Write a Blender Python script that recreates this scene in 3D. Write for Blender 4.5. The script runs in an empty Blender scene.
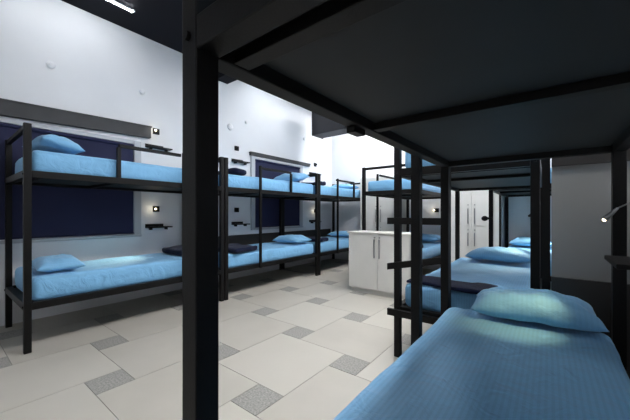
import bpy, bmesh, math, random
from mathutils import Vector, Matrix, noise
random.seed(4)
S = bpy.context.scene
C = S.collection
PI = math.pi

# ------------------------------------------------------------ camera, world, exposure
cam_d = bpy.data.cameras.new('camera')
cam = bpy.data.objects.new('camera', cam_d); C.objects.link(cam)
cam.location = (0, 0, 1.183)
cam.rotation_euler = (PI/2, 0, 0.66)
cam_d.sensor_width = 36.0
cam_d.lens = 36.0*301.55/630
cam_d.shift_y = 3.7/630
cam_d.clip_start = 0.02
S.camera = cam
w = bpy.data.worlds.new('world'); S.world = w; w.use_nodes = True
w.node_tree.nodes['Background'].inputs[0].default_value = (0.55, 0.68, 0.9, 1)
w.node_tree.nodes['Background'].inputs[1].default_value = 0.05
S.view_settings.view_transform = 'Standard'
S.view_settings.look = 'None'
S.view_settings.gamma = 1.0
S.view_settings.exposure = 1.0
STRIP = 34.0          # emission strength of the ceiling tubes
FILL_PANEL = 32.0         # emission strength of the added ceiling fill panels
READ = 1.0            # scale of the reading lamps

# ------------------------------------------------------------ materials
def mat(name, col, rough=0.6, metal=0.0, spec=0.5, var=None, vscale=6.0, bump=0.0, bscale=60.0, emit=None, estr=0.0, sheen=0.0):
    m = bpy.data.materials.new(name); m.use_nodes = True
    nt = m.node_tree; b = nt.nodes['Principled BSDF']
    b.inputs['Roughness'].default_value = rough
    b.inputs['Metallic'].default_value = metal
    b.inputs['Specular IOR Level'].default_value = spec
    if sheen: b.inputs['Sheen Weight'].default_value = sheen
    tc = nt.nodes.new('ShaderNodeTexCoord')
    if var:
        n = nt.nodes.new('ShaderNodeTexNoise'); n.inputs['Scale'].default_value = vscale; n.inputs['Detail'].default_value = 5
        r = nt.nodes.new('ShaderNodeValToRGB')
        r.color_ramp.elements[0].position = 0.35; r.color_ramp.elements[1].position = 0.68
        r.color_ramp.elements[0].color = (*var, 1); r.color_ramp.elements[1].color = (*col, 1)
        nt.links.new(tc.outputs['Object'], n.inputs['Vector'])
        nt.links.new(n.outputs['Fac'], r.inputs['Fac']); nt.links.new(r.outputs['Color'], b.inputs['Base Color'])
    else:
        b.inputs['Base Color'].default_value = (*col, 1)
    if bump:
        n2 = nt.nodes.new('ShaderNodeTexNoise'); n2.inputs['Scale'].default_value = bscale; n2.inputs['Detail'].default_value = 4
        bp = nt.nodes.new('ShaderNodeBump'); bp.inputs['Strength'].default_value = bump; bp.inputs['Distance'].default_value = 0.01
        nt.links.new(tc.outputs['Object'], n2.inputs['Vector'])
        nt.links.new(n2.outputs['Fac'], bp.inputs['Height']); nt.links.new(bp.outputs['Normal'], b.inputs['Normal'])
    if emit:
        b.inputs['Emission Color'].default_value = (*emit, 1); b.inputs['Emission Strength'].default_value = estr
    return m

def sheet_mat(name, col, dark, stripe=110.0, strength=1.0):
    m = bpy.data.materials.new(name); m.use_nodes = True
    nt = m.node_tree; b = nt.nodes['Principled BSDF']; L = nt.links.new
    b.inputs['Roughness'].default_value = 0.62; b.inputs['Specular IOR Level'].default_value = 0.3
    b.inputs['Sheen Weight'].default_value = 0.15
    tc = nt.nodes.new('ShaderNodeTexCoord')
    wv = nt.nodes.new('ShaderNodeTexWave'); wv.wave_type = 'BANDS'; wv.bands_direction = 'X'
    wv.inputs['Scale'].default_value = stripe/ (2*PI) ; wv.inputs['Distortion'].default_value = 1.3
    wv.inputs['Detail'].default_value = 1.0; wv.inputs['Detail Scale'].default_value = 0.15
    L(tc.outputs['Object'], wv.inputs['Vector'])
    r = nt.nodes.new('ShaderNodeValToRGB')
    r.color_ramp.elements[0].position = 0.3; r.color_ramp.elements[1].position = 0.6
    r.color_ramp.elements[0].color = (*dark, 1); r.color_ramp.elements[1].color = (*col, 1)
    L(wv.outputs['Fac'], r.inputs['Fac']); L(r.outputs['Color'], b.inputs['Base Color'])
    n2 = nt.nodes.new('ShaderNodeTexNoise'); n2.inputs['Scale'].default_value = 9; n2.inputs['Detail'].default_value = 6
    n2.inputs['Distortion'].default_value = 1.2
    L(tc.outputs['Object'], n2.inputs['Vector'])
    bp = nt.nodes.new('ShaderNodeBump'); bp.inputs['Strength'].default_value = 0.7*strength; bp.inputs['Distance'].default_value = 0.02
    L(n2.outputs['Fac'], bp.inputs['Height'])
    L(bp.outputs['Normal'], b.inputs['Normal'])
    return m

M = {}
M['wall'] = mat('white_plaster', (0.76, 0.77, 0.79), 0.7, var=(0.72, 0.73, 0.75), vscale=1.5, bump=0.05, bscale=40)
M['ceiling'] = mat('dark_ceiling_paint', (0.006, 0.0065, 0.011), 0.85, spec=0.2)
M['beam'] = mat('black_beam_paint', (0.010, 0.011, 0.016), 0.8, spec=0.2)
M['metal'] = mat('black_powder_coat', (0.0028, 0.0028, 0.0032), 0.5, spec=0.20, var=(0.0042, 0.0034, 0.0030), vscale=9, bump=0.06, bscale=220)
M['board'] = mat('dark_plywood', (0.026, 0.030, 0.032), 0.6, spec=0.25, var=(0.021, 0.024, 0.026), vscale=3)
M['wainscot'] = mat('dark_wall_board', (0.038, 0.034, 0.032), 0.6, spec=0.3)
M['sheet'] = sheet_mat('blue_satin_stripe_sheet', (0.185, 0.425, 0.670), (0.168, 0.390, 0.620))
M['pillow'] = sheet_mat('blue_pillowcase', (0.195, 0.435, 0.680), (0.185, 0.415, 0.650), stripe=95, strength=0.9)
M['navy'] = mat('navy_fleece', (0.006, 0.010, 0.035), 0.95, spec=0.1, var=(0.004, 0.007, 0.024), vscale=20, bump=0.4, bscale=90, sheen=0.1)
M['blind'] = mat('navy_roller_blind', (0.018, 0.021, 0.062), 0.7, spec=0.25, var=(0.016, 0.018, 0.054), vscale=2)
M['frame'] = mat('grey_window_frame', (0.46, 0.475, 0.50), 0.5)
M['pelmet'] = mat('charcoal_pelmet', (0.036, 0.037, 0.040), 0.6, var=(0.028, 0.029, 0.031), vscale=5)
M['cab'] = mat('white_oak_laminate', (0.64, 0.63, 0.60), 0.45, var=(0.60, 0.59, 0.56), vscale=3)
M['cabdark'] = mat('dark_gap', (0.10, 0.10, 0.10), 0.8)
M['steel'] = mat('brushed_steel', (0.28, 0.28, 0.28), 0.35, metal=0.9)
M['duct'] = mat('dark_duct_sheet', (0.020, 0.021, 0.027), 0.55, spec=0.4)
M['white'] = mat('white_plastic', (0.75, 0.76, 0.78), 0.5)
M['bulb'] = mat('warm_lamp_glow', (0.9, 0.85, 0.7), 0.5, emit=(1.0, 0.86, 0.55), estr=3.5)
M['tube'] = mat('cool_tube_glow', (0.9, 0.9, 0.9), 0.5, emit=(0.94, 0.97, 1.0), estr=STRIP)
M['panel'] = mat('cool_fill_glow', (0.9, 0.9, 0.9), 0.5, emit=(0.97, 0.98, 1.0), estr=FILL_PANEL)
M['grout'] = mat('grout', (0.20, 0.19, 0.175), 0.9)
M['tile'] = mat('pale_stone_tile', (0.435, 0.41, 0.362), 0.42, spec=0.3, var=(0.405, 0.38, 0.335), vscale=2.3)
M['tile2'] = mat('light_stone_tile', (0.465, 0.44, 0.39), 0.42, spec=0.3, var=(0.44, 0.418, 0.37), vscale=1.7)
M['tile3'] = mat('speckled_grey_tile', (0.36, 0.35, 0.32), 0.6, spec=0.3, var=(0.20, 0.195, 0.18), vscale=85)

# ------------------------------------------------------------ mesh helpers
def box(bm, x0, x1, y0, y1, z0, z1, bev=0.0, mi=0):
    vs = [bm.verts.new((x, y, z)) for z in (z0, z1) for y in (y0, y1) for x in (x0, x1)]
    fs = [bm.faces.new([vs[i] for i in q]) for q in ((0,2,3,1),(4,5,7,6),(0,1,5,4),(2,6,7,3),(0,4,6,2),(1,3,7,5))]
    for f in fs: f.material_index = mi
    if bev > 0:
        es = list({e for f in fs for e in f.edges})
        bmesh.ops.bevel(bm, geom=es, offset=bev, segments=2, profile=0.5, affect='EDGES')

def tube(bm, pts, r, seg=10):
    pts = [Vector(p) for p in pts]; rings = []
    for i, p in enumerate(pts):
        d = (pts[min(i+1, len(pts)-1)] - pts[max(i-1, 0)]).normalized()
        up = Vector((0,0,1)) if abs(d.z) < 0.9 else Vector((1,0,0))
        a = d.cross(up).normalized(); b = d.cross(a).normalized()
        rr = r[i] if isinstance(r, (list, tuple)) else r
        rings.append([bm.verts.new(p + a*rr*math.cos(2*PI*k/seg) + b*rr*math.sin(2*PI*k/seg)) for k in range(seg)])
    for i in range(len(rings)-1):
        for k in range(seg):
            bm.faces.new((rings[i][k], rings[i][(k+1)%seg], rings[i+1][(k+1)%seg], rings[i+1][k]))
    bm.faces.new(rings[0]); bm.faces.new(rings[-1])

def ball(bm, c, r, sx=1, sy=1, sz=1):
    bmesh.ops.create_uvsphere(bm, u_segments=16, v_segments=10, radius=r, matrix=Matrix.Translation(c) @ Matrix.Diagonal((sx, sy, sz, 1)))

def obj(name, bm, m, parent=None, smooth=False, loc=(0,0,0), rot=(0,0,0)):
    me = bpy.data.meshes.new(name)
    bmesh.ops.recalc_face_normals(bm, faces=bm.faces)
    bm.to_mesh(me); bm.free()
    for x in (m if isinstance(m, (list, tuple)) else [m]): me.materials.append(x)
    if smooth:
        for p in me.polygons: p.use_smooth = True
    o = bpy.data.objects.new(name, me); C.objects.link(o)
    o.location = loc; o.rotation_euler = rot
    if parent: o.parent = parent
    return o

def tag(o, label=None, cat=None, group=None, kind=None):
    if label: o['label'] = label
    if cat: o['category'] = cat
    if group: o['group'] = group
    if kind: o['kind'] = kind
    return o

def thing(name, label, cat, loc=(0,0,0), rz=0, group=None, kind=None):
    o = bpy.data.objects.new(name, None); C.objects.link(o)
    o.location = loc; o.rotation_euler = (0, 0, rz); o.empty_display_size = 0.1
    return tag(o, label, cat, group, kind)

def bx(name, m, x0, x1, y0, y1, z0, z1, parent=None, bev=0.0):
    bm = bmesh.new(); box(bm, x0, x1, y0, y1, z0, z1, bev)
    return obj(name, bm, m, parent)

# ------------------------------------------------------------ the room
XL, XR, YB, YF, ZC = -4.55, 0.46, 6.60, -1.60, 3.70
def struct(name, m, *a, label=None, cat=None):
    return tag(bx(name, m, *a), label, cat, None, 'structure')

def make_floor():
    a, b, x0, y0, g = 0.741, 0.2376, -1.594, 1.180, 0.0022
    bm = bmesh.new()
    box(bm, XL, XR, YF, YB, -0.10, -0.003, mi=0)
    def quad(xa, xb, ya, yb, mi):
        xa, xb, ya, yb = max(xa, XL), min(xb, XR), max(ya, YF), min(yb, YB)
        if xb-xa < 0.004 or yb-ya < 0.004: return
        c = bmesh.ops.create_grid
        vs = [bm.verts.new(p) for p in ((xa,ya,0),(xb,ya,0),(xb,yb,0),(xa,yb,0))]
        f = bm.faces.new(vs); f.material_index = mi
        lo = [bm.verts.new((v.co.x, v.co.y, -0.003)) for v in vs]
        for k in range(4):
            s = bm.faces.new((vs[k], vs[(k+1)%4], lo[(k+1)%4], lo[k])); s.material_index = mi
    rnd = random.Random(2)
    for i in range(-12, 16):
        for j in range(-14, 16):
            X = x0+i*b-j*a; Y = y0+i*a+j*b
            quad(X+g, X+b-g, Y+g, Y+b-g, 3)
            quad(X+b-a+g, X+b-g, Y+b+g, Y+b+a-g, 1 if rnd.random() < 0.5 else 2)
    o = obj('floor', bm, [M['grout'], M['tile'], M['tile2'], M['tile3']])
    tag(o, 'pale stone tile floor with small speckled grey square tiles', 'floor', None, 'structure')
make_floor()
struct('ceiling', M['ceiling'], XL-0.1, XR+0.1, YF-0.1, YB+0.1, ZC, ZC+0.1, label='dark painted ceiling above the dormitory', cat='ceiling')
struct('wall_left', M['wall'], XL-0.1, XL, YF-0.1, YB+0.1, -0.10, ZC, label='white plaster wall with two blind covered windows', cat='wall')
struct('wall_back', M['wall'], XL, XR, YB, YB+0.1, -0.10, ZC, label='white plaster wall at the far end behind the lockers', cat='wall')
struct('wall_right', M['wall'], XR, XR+0.1, YF-0.1, YB+0.1, -0.10, ZC, label='white plaster wall on the right of the nearest bed', cat='wall')
struct('wall_front', M['wall'], XL, XR, YF-0.1, YF, -0.10, ZC, label='white wall behind the viewpoint', cat='wall')
# short partition at the head of the nearest bed
M['partition'] = mat('grey_partition_paint', (0.30, 0.295, 0.285), 0.7, var=(0.275, 0.27, 0.26), vscale=2)
struct('wall_partition', M['partition'], 0.012, XR, 2.285, 2.365, 0.0, 2.9, label='short grey lit partition wall at the head of the nearest bed', cat='wall')
struct('trim_1', M['wainscot'], 0.012, XR, 2.260, 2.284, 0.0, 0.81, label='dark board along the bottom of the short partition wall', cat='trim')
struct('trim_4', M['metal'], -0.034, 0.006, 2.300, 2.350, 0.0, 1.95, label='black upright at the free end of the short partition wall', cat='trim')
struct('trim_5', M['wainscot'], 0.012, XR, 2.262, 2.284, 1.462, 1.60, label='dark board across the top of the grey lit partition panel', cat='trim')
struct('trim_2', M['wainscot'], XL+0.001, XL+0.024, 2.62, 6.50, 0.28, 0.79, label='long dark board on the left wall behind the further lower beds', cat='trim')
struct('trim_3', M['beam'], XL+0.001, XR-0.001, 3.06, 3.30, 3.50, ZC-0.001, label='black beam crossing the room under the ceiling', cat='beam')

def window(n, y0, y1, label, pz0, pz1, py0, py1, pd, zt, tilt=0.0):
    t = thing('window_%d' % n, label, 'window', (XL, 0, 0), 0, None, 'structure')
    bm = bmesh.new(); zb, e = 0.90, 0.09
    box(bm, 0.001, 0.04, y1, y1+e, zb-0.0, zt, 0.004); box(bm, 0.001, 0.04, y0-e, y0, zb, zt, 0.004)
    box(bm, 0.001, 0.04, y0, y1, zt-0.05, zt, 0.004)
    obj('window_frame', bm, M['frame'], t)
    bx('window_sill', M['frame'], 0.001, 0.055, y0-e, y1+e, zb-0.035, zb-0.001, t, 0.004)
    bm = bmesh.new(); box(bm, 0.012, 0.018, y0+0.004, y1-0.004, zb+0.025, zt-0.055); tube(bm, [(0.02, y0+0.004, zb+0.022), (0.02, y1-0.004, zb+0.022)], 0.012)
    tube(bm, [(0.03, y0+0.01, zt-0.075), (0.03, y1-0.01, zt-0.075)], 0.02)
    obj('roller_blind', bm, M['blind'], t)
    bm = bmesh.new(); box(bm, 0.001, pd, py0, py1, pz0, pz1, 0.005)
    box(bm, 0.001, pd+0.008, py0-0.01, py1+0.01, pz1-0.022, pz1-0.004, 0.002)
    for v in bm.verts: v.co.z -= (py1-v.co.y)*tilt
    obj('pelmet', bm, M['pelmet'], t)
window(1, 0.41, 1.755, 'window with navy blind behind the nearest left bunk bed', 2.262, 2.435, 0.12, 1.97, 0.06, 2.19, 0.035)
window(2, 3.92, 5.262, 'window with navy blind behind the middle left bunk bed', 2.305, 2.375, 3.80, 5.60, 0.06, 2.30)

# ------------------------------------------------------------ ceiling lamps: one real tube, the rest added unseen fill
def tube_lamp(x, y, label, ln=1.2):
    t = thing('ceiling_tube_lamp', label, 'ceiling lamp', (x, y, ZC), 0, 'linear ceiling lamps')
    bm = bmesh.new(); box(bm, -0.014, 0.014, -ln/2, ln/2, -0.025, -0.001, 0.003)
    obj('housing', bm, M['white'], t)
    bm = bmesh.new(); box(bm, -0.011, 0.011, -ln/2+0.02, ln/2-0.02, -0.035, -0.0255, 0.003)
    obj('diffuser', bm, M['tube'], t)
tube_lamp(-4.05, 0.98, 'slim white tube lamp on the ceiling over the nearest left bunk bed')
tube_lamp(-4.05, 4.25, 'slim added unseen tube lamp on the ceiling over the middle left bunk bed')  # this second tube is added out of view for brightness
def fill_panel(x, y, label, ln=1.2, wd=0.30):  # glowing panels added out of view to brighten the room
    t = thing('ceiling_fill_panel', label, 'ceiling lamp', (x, y, ZC), 0, 'added unseen ceiling fill panels')
    bm = bmesh.new(); box(bm, -wd/2-0.02, wd/2+0.02, -ln/2-0.02, ln/2+0.02, -0.04, -0.001, 0.003)
    obj('housing', bm, M['white'], t)
    bm = bmesh.new(); box(bm, -wd/2, wd/2, -ln/2, ln/2, -0.050, -0.0405)
    obj('diffuser', bm, M['panel'], t)
fill_panel(-0.78, 1.45, 'added unseen fill panel on the ceiling over the open tiled floor')
fill_panel(-0.78, 2.50, 'added unseen fill panel on the ceiling just before the black beam', 0.9)
fill_panel(-1.35, 4.10, 'added unseen fill panel on the ceiling over the white cabinet')
fill_panel(-1.30, 5.70, 'added unseen fill panel on the ceiling before the far right lockers', 0.9)
fill_panel(-3.30, 5.80, 'added unseen fill panel on the ceiling beyond the air duct', 0.9)

# duct under the ceiling
t = thing('air_duct', 'dark rectangular air duct hanging near the far left corner', 'duct', (-4.08, 5.16, 0))
bm = bmesh.new(); box(bm, 0, 0.86, 0, 0.38, 2.90, 3.40, 0.006); obj('duct_body', bm, M['duct'], t)
for xx in (0.0, 0.84):
    bm = bmesh.new(); box(bm, xx-0.008, xx+0.018, -0.010, 0.39, 2.885, 3.41, 0.003); obj('flange', bm, M['duct'], t)
bm = bmesh.new(); box(bm, 0.861, 1.28, 0.03, 0.34, 2.84, 3.20, 0.02); obj('outlet_box', bm, M['metal'], t)
for xx in (0.15, 0.70):
    bm = bmesh.new(); tube(bm, [(xx, 0.19, 3.401), (xx, 0.19, ZC-0.002)], 0.006); obj('hanger_rod', bm, M['steel'], t)

# round covers on the left wall
for y, z, r, lb in ((0.883, 2.903, 0.040, 'small round grey cover on the left wall, leftmost of the row'),
                    (1.870, 2.905, 0.036, 'small round grey cover on the left wall above the pelmet end'),
                    (3.360, 2.748, 0.062, 'large round white cover on the left wall beyond the main post'),
                    (3.720, 2.915, 0.028, 'tiny white cover beside the large round one on left wall'),
                    (5.441, 2.939, 0.040, 'small round white cover on the left wall under the duct')):
    bm = bmesh.new(); tube(bm, [(0, y, z), (0.012, y, z), (0.022, y, z), (0.030, y, z)], [r, r, r*0.8, r*0.35], 20)
    tag(obj('wall_cover', bm, M['white'], None, False, (XL+0.001, 0, 0)), lb, 'wall cover', 'round wall covers')

# ------------------------------------------------------------ lockers and the cabinet
def door_set(t, xs, z0, z1, hz0, hz1, depth_y, knob_z):
    # xs: list of (x0, x1, handle_x)
    for (a0, a1, hx) in xs:
        bm = bmesh.new(); box(bm, a0+0.002, a1-0.002, depth_y-0.020, depth_y-0.001, z0, z1, 0.002)
        d = obj('door', bm, M['cab'], t)
        bm = bmesh.new()
        tube(bm, [(hx, depth_y-0.045, hz0), (hx, depth_y-0.045, hz1)], 0.009)
        tube(bm, [(hx, depth_y-0.0205, hz0+0.02), (hx, depth_y-0.045, hz0+0.02)], 0.004)
        tube(bm, [(hx, depth_y-0.0205, hz1-0.02), (hx, depth_y-0.045, hz1-0.02)], 0.004)
        obj('handle', bm, M['steel'], d)
        bm = bmesh.new(); tube(bm, [(hx, depth_y-0.0205, knob_z), (hx, depth_y-0.032, knob_z)], 0.011)
        obj('lock', bm, M['steel'], d)

t = thing('cabinet', 'low white two door cabinet standing before the middle bunk bed', 'cabinet', (0, 0, 0))
bm = bmesh.new(); box(bm, -2.435, -1.475, 4.0, 4.40, 0.07, 0.885, 0.003); obj('body', bm, M['cab'], t)
bm = bmesh.new(); box(bm, -2.45, -1.46, 3.965, 4.41, 0.886, 0.91, 0.003); obj('worktop', bm, M['cab'], t)
bm = bmesh.new(); box(bm, -2.41, -1.50, 4.02, 4.38, 0.0, 0.069); obj('plinth', bm, M['cab'], t)
door_set(t, [(-2.433, -1.956, -1.995), (-1.954, -1.477, -1.915)], 0.075, 0.880, 0.54, 0.81, 4.0, 0.838)

def locker(x0, n, wd, label):
    t = thing('locker', label, 'locker', (0, 0, 0), 0, 'tall white lockers on the back wall')
    x1 = x0+n*wd
    bm = bmesh.new(); box(bm, x0, x1, 6.15, YB-0.002, 0.06, 2.0, 0.003); obj('body', bm, M['cab'], t)
    bm = bmesh.new(); box(bm, x0+0.01, x1-0.01, 6.18, YB-0.01, 0.0, 0.059); obj('plinth', bm, M['cabdark'], t)
    xs = []
    for k in range(n):
        a0 = x0+k*wd; hx = a0+wd-0.055 if k % 2 == 0 else a0+0.055
        xs.append((a0, a0+wd, hx))
    door_set(t, xs, 0.07, 0.952, 0.59, 0.83, 6.15, 0.885)
    door_set(t, xs, 0.960, 1.99, 1.00, 1.28, 6.15, 1.345)
    return t
t_ = locker(-1.485, 2, 0.36, 'tall white locker with four doors between middle and right bunks')
bm = bmesh.new(); box(bm, -0.763, -0.655, 6.16, YB-0.002, 0.0, 2.0, 0.003); obj('filler_panel', bm, M['cab'], t_)
locker(-3.44, 2, 0.46, 'tall white locker with four doors left of the middle bunk')

# ------------------------------------------------------------ bunk beds
ZU0, ZU1 = 1.490, 1.552     # upper rail
ZL0, ZL1 = 0.362, 0.425     # lower rail
def bunk(x0, y0, W, L, label, side='+x', foot='-y', pole=True, ladder=False, post=0.05, beams=(0.12, 0.71), gap=0.006, pole_at=0.60, guard_to=1.35, pw=0.034):
    """side: which long side has the guard and pole; foot: the end where the pole stands"""
    t = thing('bunk_bed', label, 'bunk bed', (x0, y0, 0), 0, 'black metal bunk beds')
    p = post; H = 1.95
    for ax in (0, W-p):
        for ay in (0, L-p):
            bm = bmesh.new(); box(bm, ax, ax+p, ay, ay+p, 0.002, H, 0.003)
            po = obj('post', bm, M['metal'], t)
            fy = ay-0.0045 if ay == 0 else ay+p+0.0045
            d = -1 if ay == 0 else 1
            for zz in (ZU0+0.03, ZL0+0.03):
                bm = bmesh.new(); tube(bm, [(ax+p*0.5, fy-d*0.004, zz), (ax+p*0.5, fy+d*0.003, zz)], 0.009, 8)
                obj('bolt', bm, M['metal'], po)
    for (z0, z1) in ((ZU0, ZU1), (ZL0, ZL1)):
        bm = bmesh.new()
        box(bm, 0, p, p+0.0005, L-p-0.0005, z0, z1, 0.003); box(bm, W-p, W, p+0.0005, L-p-0.0005, z0, z1, 0.003)
        box(bm, p+0.0005, W-p-0.0005, 0, p, z0, z1, 0.003); box(bm, p+0.0005, W-p-0.0005, L-p, L, z0, z1, 0.003)
        f = obj('bed_frame', bm, M['metal'], t)
        for by in beams:
            bm = bmesh.new(); box(bm, p+0.0005, W-p-0.0005, by, by+0.04, z0+0.004, z1-0.032, 0.002)
            obj('cross_beam', bm, M['metal'], f)
        bm = bmesh.new(); box(bm, p+gap, W-p-gap, p+0.003, L-p-0.003, z1-0.031, z1-0.020)
        obj('bed_base', bm, M['board'], t)
    for ay in (0, L-p):
        bm = bmesh.new(); box(bm, p+0.0005, W-p-0.0005, ay+0.008, ay+p-0.008, H-0.045, H-0.006, 0.003)
        obj('end_rail', bm, M['metal'], t)
    # guard rail and pole
    gx = (W-0.043) if side == '+x' else 0.003
    a, b = (pole_at, guard_to) if foot == '-y' else (L-pole_at, L-guard_to)
    bm = bmesh.new(); q = 0.034
    if a < b: box(bm, gx, gx+q, a+0.036, b, 1.865, 1.90, 0.003)
    else: box(bm, gx, gx+q, b, a-0.0, 1.865, 1.90, 0.003)
    c = b
    box(bm, gx, gx+q, c-0.017, c+0.017, ZU1+0.0005, 1.90 if False else 1.8645, 0.002)
    obj('guard_rail', bm, M['metal'], t)
    if pole:
        bm = bmesh.new()
        ay = a if a < b else a
        ya, yb = (ay, ay+pw)
        if side == '+x':
            box(bm, W+0.0005, W+0.0345, ya, yb, ZL0, 1.91, 0.003)
        else:
            box(bm, -0.0005-pw, -0.0005, ya, yb, ZL0, 1.91, 0.003)
        obj('support_pole', bm, M['metal'], t)
    return t

# left row
L1 = bunk(-4.475, 0.500, 1.0, 1.975, 'black metal bunk bed nearest on the left wall, pillows at near end', '+x', '+y', guard_to=1.26)
L2 = bunk(-4.475, 2.490, 1.0, 2.100, 'black metal bunk bed second along the left wall, before the second window', '+x', '-y')
L3 = bunk(-4.475, 4.605, 1.0, 1.940, 'black metal bunk bed furthest along the left wall in the corner', '+x', '-y')
# middle and right row
MB = bunk(-2.465, 4.450, 0.93, 2.03, 'black metal bunk bed standing behind the low white cabinet', '-x', '-y')
R1 = bunk(-0.567, 0.306, 0.866, 1.826, 'nearest black metal bunk bed, filling the right of the photo', '-x', '+y', beams=(0.085, 0.714), pole_at=0.455, pw=0.050)
R2 = bunk(-1.015, 2.372, 0.97, 2.110, 'black metal bunk bed with foot ladder directly beyond the nearest one', '-x', '-y')
R3 = bunk(-0.640, 4.620, 0.93, 1.960, 'far right black metal bunk bed against the back wall, mostly hidden', '-x', '+y')

# bracket hanging from the near bunk's long rail
bm = bmesh.new(); box(bm, 0.0, 0.036, 0.605, 0.68, ZU0-0.022, ZU0-0.0005, 0.003)
obj('rail_bracket', bm, M['metal'], R1)

# ladder on the foot of the second right bunk
lad = obj('ladder', (lambda b: (box(b, 0.415, 0.445, -0.0365, -0.0005, 0.30, 1.55, 0.003), b)[1])(bmesh.new()), M['metal'], R2)
def rung(za, zb):
    bm = bmesh.new()
    a0, a1 = -0.030, 0.445
    vs = []
    for (x, z) in ((a0, za), (a1, zb)):
        for (dy, dz) in ((0, 0), (0.028, 0), (0.028, 0.052), (0, 0.052)):
            vs.append(bm.verts.new((x, -0.0655+dy, z+dz-0.026)))
    for q in ((0,1,2,3),(7,6,5,4),(0,4,5,1),(1,5,6,2),(2,6,7,3),(3,7,4,0)): bm.faces.new([vs[i] for i in q])
    obj('rung', bm, M['metal'], lad)
rung(1.125, 1.125); rung(0.752, 0.850); rung(0.385, 0.385)

# floor bar of the middle left bunk
bm = bmesh.new(); tube(bm, [(0.06, 2.03, 0.03), (0.94, 2.03, 0.03)], 0.008); obj('floor_stretcher', bm, M['steel'], L2)

# ------------------------------------------------------------ bedding
def n3(x, y, z): return noise.noise(Vector((x, y, z)))
def soft_slab(bm, lx, ly, z0, z1, r=0.05, amp=0.006, seed=0.0, step=0.035, sag=0.0, fold=0.0):
    """rounded rectangular cushion centred on the origin"""
    nx = max(4, int(lx/step)); ny = max(4, int(ly/step)); nz = 5
    h = z1-z0
    def shape(u, v, w_):     # each in -1..1
        x, y, z = u*lx/2, v*ly/2, w_*h/2
        rr = min(r, h*0.48)
        cx = max(-(lx/2-rr), min(lx/2-rr, x)); cy = max(-(ly/2-rr), min(ly/2-rr, y)); cz = max(-(h/2-rr), min(h/2-rr, z))
        d = Vector((x-cx, y-cy, z-cz))
        if d.length > 1e-6:
            d = d.normalized()*rr
        p = Vector((cx, cy, cz))+d
        nn = d.normalized() if d.length > 1e-6 else Vector((0, 0, 1))
        k = n3(p.x*5+seed, p.y*3, p.z*5)*0.6 + n3(p.x*14+seed, p.y*9, p.z*12)*0.4
        wr = fold*max(0, n3(p.x*9+seed, p.y*2.0, seed))**2
        side = 1.0 if w_ > -0.9 else 0.0
        k += 0.9*max(0, n3(p.x*22+seed*3, p.y*1.6, 7.0))*(1 if fold else 0)
        p += nn*amp*k*side
        p.z += wr*side
        p.z -= sag*max(0, 1-(x/lx*2)**2)*max(0, 1-(y/ly*2)**2)*(1 if w_ > 0 else 0)
        p.z += z0+h/2
        return p
    V = {}
    def vert(i, j, k):
        key = (i, j, k)
        if key not in V:
            # denser towards the rims
            def m(a, n, l):
                s = -1+2*a/n
                return s
            V[key] = bm.verts.new(shape(edge(i, nx, lx), edge(j, ny, ly), -1+2*k/nz))
        return V[key]
    def edge(a, n, l):
        # first and last two rows sit inside the rounded rim
        rr = min(r, h*0.48)/(l/2)
        tbl = [0, rr*0.25, rr*0.65, rr*1.05]
        if a < 3: return -1+tbl[a]
        if a > n-3: return 1-tbl[n-a]
        return -1+tbl[3]+(2-2*tbl[3])*(a-3)/(n-6)
    nx = max(nx, 9); ny = max(ny, 9)
    for i in range(nx):
        for j in range(ny):
            for k in (0, nz):
                bm.faces.new((vert(i,j,k), vert(i+1,j,k), vert(i+1,j+1,k), vert(i,j+1,k)))
    for k in range(nz):
        for i in range(nx):
            for j in (0, ny): bm.faces.new((vert(i,j,k), vert(i+1,j,k), vert(i+1,j,k+1), vert(i,j,k+1)))
        for j in range(ny):
            for i in (0, nx): bm.faces.new((vert(i,j,k), vert(i,j+1,k), vert(i,j+1,k+1), vert(i,j,k+1)))

def mattress(bd, W, L, level, label, ins=0.012, seed=0.0, step=0.045, top=None, p=0.05):
    z0 = (ZU1 if level else ZL1)-0.0195
    z1 = top or (1.745 if level else 0.612)
    lx, ly = W-2*p-2*ins, L-2*p-2*ins
    bm = bmesh.new(); soft_slab(bm, lx, ly, z0, z1, r=0.045, amp=0.007, seed=seed, step=step, fold=0.012)
    o = obj('mattress', bm, M['sheet'], None, True, (bd.location.x+W/2, bd.location.y+L/2, 0))
    return tag(o, label, 'mattress', 'blue sheeted mattresses')

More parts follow.
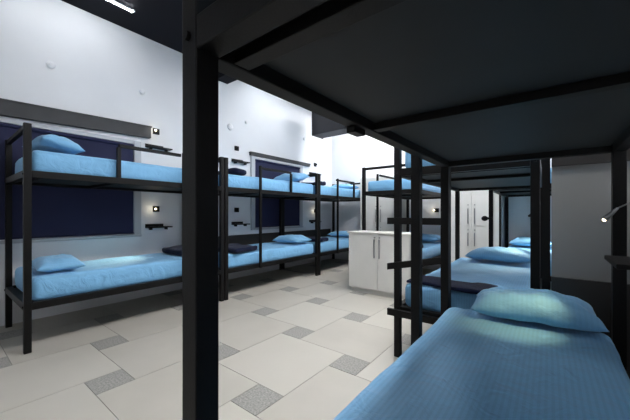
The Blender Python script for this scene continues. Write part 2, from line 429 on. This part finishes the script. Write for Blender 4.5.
def pillow(cx, cy, cz, label, w=0.66, d=0.42, h=0.15, rz=0.0, tilt=0.0, seed=0.0, n=22, rx=0.0):
    bm = bmesh.new(); G = {}
    for s in (1, -1):
        for i in range(n+1):
            for j in range(n+1):
                u, v = -1+2*i/n, -1+2*j/n
                edge = i in (0, n) or j in (0, n)
                if edge and s < 0: G[(i, j, s)] = G[(i, j, 1)]; continue
                uu = math.sin(u*PI/2)*0.55+u*0.45; vv = math.sin(v*PI/2)*0.55+v*0.45
                x = w/2*uu*(1-0.07*(1-vv*vv)); y = d/2*vv*(1-0.07*(1-uu*uu))
                th = (max(0, 1-abs(uu)**3.2)*max(0, 1-abs(vv)**3.2))**0.55
                k = 0.13*n3(uu*2.2+seed, vv*2.2, s*0.7)+0.06*n3(uu*5+seed, vv*5, s)
                z = h*(0.5+k)*th if s > 0 else -min(h*0.40*th, h*0.30)
                ang = math.atan2(vv, uu); rad = math.hypot(uu, vv)
                z += 0.010*math.sin(ang*11+seed)*max(0, rad-0.55)*th*s
                z += 0.012*n3(uu*1.5+seed, vv*1.5, 4.0)
                z -= 0.018*(rad**4)*0.25
                G[(i, j, s)] = bm.verts.new((x, y, z))
    for s in (1, -1):
        for i in range(n):
            for j in range(n):
                q = [G[(i,j,s)], G[(i+1,j,s)], G[(i+1,j+1,s)], G[(i,j+1,s)]]
                bm.faces.new(q if s > 0 else q[::-1])
    o = obj('pillow', bm, M['pillow'], None, True, (cx, cy, cz), (tilt, rx, rz))
    return tag(o, label, 'pillow', 'blue pillows')

def blanket(cx, cy, cz, lx, ly, h, label, rz=0.0, seed=1.0):
    bm = bmesh.new(); soft_slab(bm, lx, ly, 0, h, r=h*0.48, amp=0.022, seed=seed, step=0.03)
    for v in bm.verts:
        v.co.x += 0.035*n3(v.co.y*5+seed, seed, 0); v.co.y += 0.05*n3(v.co.x*4+seed, 0, seed)
        v.co.z += max(0.0, 0.03*n3(v.co.x*4, v.co.y*5, seed*3))*(v.co.z > h*0.5)
    o = obj('folded_blanket', bm, M['navy'], None, True, (cx, cy, cz), (0, 0, rz))
    return tag(o, label, 'blanket', 'folded navy blankets')

mattress(L1, 1.0, 1.975, 1, 'upper blue sheeted mattress on the nearest left bunk bed', seed=1)
mattress(L1, 1.0, 1.975, 0, 'lower blue sheeted mattress on the nearest left bunk bed', seed=2, top=0.625)
mattress(L2, 1.0, 2.10, 1, 'upper blue sheeted mattress on the second left bunk bed', seed=3)
mattress(L2, 1.0, 2.10, 0, 'lower blue sheeted mattress on the second left bunk bed', seed=4)
mattress(L3, 1.0, 1.94, 1, 'upper blue sheeted mattress on the furthest left bunk bed', seed=5)
mattress(L3, 1.0, 1.94, 0, 'lower blue sheeted mattress on the furthest left bunk bed', seed=6)
mattress(MB, 0.93, 2.03, 1, 'upper blue sheeted mattress on the bunk behind the cabinet', seed=7, top=1.725)
mattress(MB, 0.93, 2.03, 0, 'lower blue sheeted mattress on the bunk behind the cabinet', seed=8)
mattress(R1, 0.866, 1.826, 0, 'large striped blue mattress in the right foreground', ins=0.004, seed=9, step=0.022, top=0.592)
mattress(R1, 0.866, 1.826, 1, 'upper mattress lying on the boards above the right foreground', seed=10)
mattress(R2, 0.97, 2.11, 0, 'lower blue mattress beyond the foreground pillow with blanket on its foot', seed=11, top=0.600)
mattress(R2, 0.97, 2.11, 1, 'upper blue mattress just visible beside the near bunk pole', seed=12)
mattress(R3, 0.93, 1.96, 0, 'lamp lit lower mattress on the far right bunk', seed=13)
mattress(R3, 0.93, 1.96, 1, 'upper mattress hidden high on the far right bunk', seed=14)

TU, TL = 1.745, 0.612
pillow(-3.96, 0.79, TU+0.110, 'puffed blue pillow on the upper nearest left bunk', w=0.68, d=0.34, rz=0.05, h=0.17, tilt=-0.22, seed=1)
pillow(-3.86, 0.79, 0.625+0.066, 'blue pillow on the lower nearest left bunk', w=0.56, d=0.36, rz=-0.04, h=0.15, seed=2)
pillow(-3.95, 4.32, TU+0.125, 'puffed blue pillow on the upper second left bunk', rz=0.03, h=0.20, tilt=0.2, d=0.38, seed=3)
pillow(-3.88, 4.28, TL+0.082, 'blue pillow on the lower second left bunk', rz=-0.05, h=0.17, tilt=0.03, seed=4)
pillow(-3.95, 6.20, TU+0.075, 'blue pillow on the upper furthest left bunk in the corner', h=0.15, seed=5)
pillow(-3.95, 6.20, TL+0.075, 'blue pillow on the lower furthest left bunk in the corner', h=0.15, seed=6)
pillow(-1.98, 6.12, TL+0.086, 'blue pillow on the lower bunk behind the cabinet', h=0.17, seed=7)
pillow(-0.078, 2.045, 0.592+0.078, 'blue pillow lit by the lamp on the foreground mattress', w=0.57, d=0.33, h=0.17, rz=0.07, tilt=0.02, seed=8.3, n=44)
pillow(-0.47, 4.20, TL+0.078, 'blue pillow at the far end of the mattress beyond the foreground one', w=0.68, d=0.42, h=0.17, seed=9)
pillow(-0.24, 6.28, TL+0.084, 'small distant blue pillow on the lamp lit far right bunk', w=0.60, h=0.17, seed=10)

blanket(-4.00, 2.18, 0.634, 0.66, 0.34, 0.085, 'navy blanket folded on the lower nearest left mattress', seed=1)
blanket(-3.86, 2.85, TU+0.012, 0.56, 0.24, 0.085, 'navy blanket rolled on the upper second left mattress', seed=2)
blanket(-3.80, 2.85, TL+0.010, 0.60, 0.50, 0.070, 'navy blanket folded on the lower second left mattress', rz=0.2, seed=3)
blanket(-3.93, 4.90, TU+0.010, 0.70, 0.26, 0.07, 'navy blanket folded on the upper furthest left mattress', seed=4)
blanket(-3.93, 4.90, TL+0.010, 0.72, 0.30, 0.07, 'navy blanket folded on the lower furthest left mattress', seed=5)
blanket(-1.95, 4.74, TL+0.010, 0.76, 0.28, 0.10, 'navy blanket folded on the lower mattress behind the cabinet', seed=6)
blanket(-1.90, 5.30, 1.733, 0.60, 0.40, 0.05, 'navy blanket on the upper mattress behind the cabinet', seed=7)
blanket(-0.63, 2.56, 0.607, 0.60, 0.26, 0.026, 'navy blanket laid across the mattress foot beyond the foreground bed', rz=-0.10, seed=8)

# ------------------------------------------------------------ shelves and reading lamps
def shelf(x, y, z, rz, label, ln=0.34, dp=0.12):
    t = thing('wall_shelf', label, 'shelf', (x, y, z), rz, 'little black bedside shelves')
    bm = bmesh.new(); box(bm, 0.001, dp, -ln/2, ln/2, 0, 0.018, 0.003); obj('board', bm, M['metal'], t)
    bm = bmesh.new(); box(bm, 0.001, 0.012, -ln/2, ln/2*0.5, 0.0185, 0.055, 0.002); obj('back_lip', bm, M['metal'], t)
    bm = bmesh.new()
    for yy in (-ln*0.32, ln*0.32): box(bm, 0.001, dp*0.7, yy-0.006, yy+0.006, -0.03, -0.0005, 0.001)
    obj('bracket', bm, M['metal'], t)
def socket_lamp(x, y, z, rz, label, lit=True, power=0.12, aim=None):
    t = thing('reading_lamp', label, 'reading lamp', (x, y, z), rz, 'small black reading lamps')
    bm = bmesh.new(); box(bm, 0.001, 0.022, -0.045, 0.045, -0.042, 0.042, 0.004); obj('wall_plate', bm, M['metal'], t)
    bm = bmesh.new(); tube(bm, [(0.0225, 0.005, 0), (0.05, 0.0, 0.0), (0.065, -0.015, 0.0)], [0.012, 0.012, 0.018]); obj('lamp_head', bm, M['metal'], t)
    if lit:
        bm = bmesh.new(); ball(bm, (0.072, -0.034, 0.0), 0.014); obj('bulb', bm, M['bulb'], t, True)
        l = bpy.data.lights.new('reading_light', 'POINT'); l.energy = power*READ; l.color = (1.0, 0.88, 0.66); l.shadow_soft_size = 0.02
        lo = bpy.data.objects.new('reading_light', l); C.objects.link(lo); lo.parent = t; lo.location = (0.09, -0.06, 0.0)
        if aim:
            l2 = bpy.data.lights.new('reading_spot', 'SPOT'); l2.energy = 30.0*READ; l2.color = (1.0, 0.95, 0.68); l2.spot_size = math.radians(50); l2.spot_blend = 1.0; l2.shadow_soft_size = 0.02
            lo = bpy.data.objects.new('reading_spot', l2); C.objects.link(lo); lo.parent = t; lo.location = (0.09, -0.06, 0.0)
            d = Vector(aim)-Vector((x+0.09, y-0.06, z)); lo.rotation_euler = d.to_track_quat('-Z', 'Y').to_euler()
for y, nm, upl, lol in ((2.06, 'nearest', True, True), (3.50, 'second', False, False), (5.86, 'furthest', False, True)):
    socket_lamp(XL, y, 2.385, 0, 'black lamp on the left wall above the upper shelf of the %s left bunk' % nm, upl)
    socket_lamp(XL, y, 1.252, 0, 'black lamp on the left wall over the lower shelf of the %s left bunk' % nm, lol, aim=(-4.10, 1.35, 0.62) if nm == 'nearest' else None)
for y, nm in ((2.08, 'nearest'), (3.56, 'second'), (5.80, 'furthest')):
    shelf(XL, y, 2.130, 0, 'black shelf on the left wall by the upper %s left bunk' % nm)
    shelf(XL, y, 0.980, 0, 'black shelf on the left wall by the lower %s left bunk' % nm)
socket_lamp(-1.87, YB, 1.255, -PI/2, 'black lamp glowing on the back wall over the bunk behind cabinet', True)

# small clip lamp on the post of the far right bunk
t = thing('clip_lamp', 'small oval black lamp head on the far right bunk post before the lockers', 'reading lamp', (-0.645, 4.60, 1.12))
bm = bmesh.new(); ball(bm, (-0.035, -0.02, 0), 0.05, 0.8, 0.5, 0.7); obj('lamp_head', bm, M['metal'], t, True)
bm = bmesh.new(); box(bm, -0.004, 0.05, -0.012, 0.018, -0.015, 0.015, 0.003); obj('clamp', bm, M['metal'], t)

# lamp and shelf of the foreground bed, on the right wall
t = thing('gooseneck_lamp', 'thin gooseneck reading lamp reaching over the foreground pillow', 'reading lamp', (0, 0, 0))
bm = bmesh.new(); box(bm, XR-0.022, XR-0.001, 1.80, 1.88, 1.20, 1.30, 0.004); obj('wall_plate', bm, M['metal'], t)
bm = bmesh.new(); tube(bm, [(XR-0.022, 1.84, 1.25), (0.40, 1.83, 1.262), (0.33, 1.81, 1.25), (0.265, 1.79, 1.228), (0.225, 1.78, 1.205)], 0.003); obj('gooseneck', bm, M['steel'], t)
bm = bmesh.new(); tube(bm, [(0.228, 1.781, 1.207), (0.205, 1.775, 1.180), (0.186, 1.770, 1.158)], [0.005, 0.009, 0.011], 16); obj('lamp_head', bm, M['steel'], t, True)
bm = bmesh.new(); ball(bm, (0.186, 1.770, 1.157), 0.007); obj('bulb', bm, M['bulb'], t, True)
l = bpy.data.lights.new('reading_spot', 'SPOT'); l.energy = 7.5*READ; l.color = (1.0, 0.84, 0.46); l.spot_size = math.radians(50); l.spot_blend = 1.0; l.shadow_soft_size = 0.015
lo = bpy.data.objects.new('reading_spot', l); C.objects.link(lo); lo.parent = t; lo.location = (0.172, 1.764, 1.140)
d = Vector((-0.14, 1.86, 0.65))-lo.location; lo.rotation_euler = d.to_track_quat('-Z', 'Y').to_euler()
shelf(XR, 1.66, 0.985, PI, 'dark shelf on the right wall beside the foreground pillow', ln=0.30, dp=0.27)

# reading light of the far right bunk
t = thing('gooseneck_lamp', 'distant reading lamp on the right wall over the far right bunk', 'reading lamp', (0, 0, 0))
bm = bmesh.new(); box(bm, XR-0.022, XR-0.001, 6.10, 6.18, 1.20, 1.30, 0.004); obj('wall_plate', bm, M['metal'], t)
bm = bmesh.new(); tube(bm, [(XR-0.022, 6.14, 1.25), (0.32, 6.13, 1.25), (0.20, 6.1, 1.21)], 0.005); obj('gooseneck', bm, M['steel'], t)
bm = bmesh.new(); tube(bm, [(0.205, 6.1, 1.212), (0.17, 6.09, 1.18)], [0.008, 0.021], 12); obj('lamp_head', bm, M['steel'], t)
l = bpy.data.lights.new('reading_spot', 'SPOT'); l.energy = 40.0*READ; l.color = (0.98, 1.0, 0.85); l.spot_size = math.radians(80); l.spot_blend = 1.0; l.shadow_soft_size = 0.02
lo = bpy.data.objects.new('reading_spot', l); C.objects.link(lo); lo.parent = t; lo.location = (0.155, 6.085, 1.165)
d = Vector((-0.15, 5.9, 0.6))-lo.location; lo.rotation_euler = d.to_track_quat('-Z', 'Y').to_euler()

# reading light on the far post of the second right bunk
t = thing('gooseneck_lamp', 'reading lamp on the far post of the bunk beyond the foreground bed', 'reading lamp', (0, 0, 0))
bm = bmesh.new(); box(bm, -0.118, -0.0965, 4.44, 4.47, 1.16, 1.22, 0.003); obj('clamp', bm, M['metal'], t)
bm = bmesh.new(); tube(bm, [(-0.118, 4.455, 1.19), (-0.15, 4.42, 1.20), (-0.17, 4.37, 1.18)], 0.004); obj('gooseneck', bm, M['metal'], t)
bm = bmesh.new(); tube(bm, [(-0.168, 4.375, 1.182), (-0.185, 4.34, 1.155)], [0.007, 0.013], 12); obj('lamp_head', bm, M['metal'], t)
l = bpy.data.lights.new('reading_spot', 'SPOT'); l.energy = 12.0*READ; l.color = (1.0, 0.92, 0.72); l.spot_size = math.radians(60); l.spot_blend = 1.0; l.shadow_soft_size = 0.015
lo = bpy.data.objects.new('reading_spot', l); C.objects.link(lo); lo.parent = t; lo.location = (-0.192, 4.325, 1.142)
d = Vector((-0.42, 3.90, 0.6))-lo.location; lo.rotation_euler = d.to_track_quat('-Z', 'Y').to_euler()
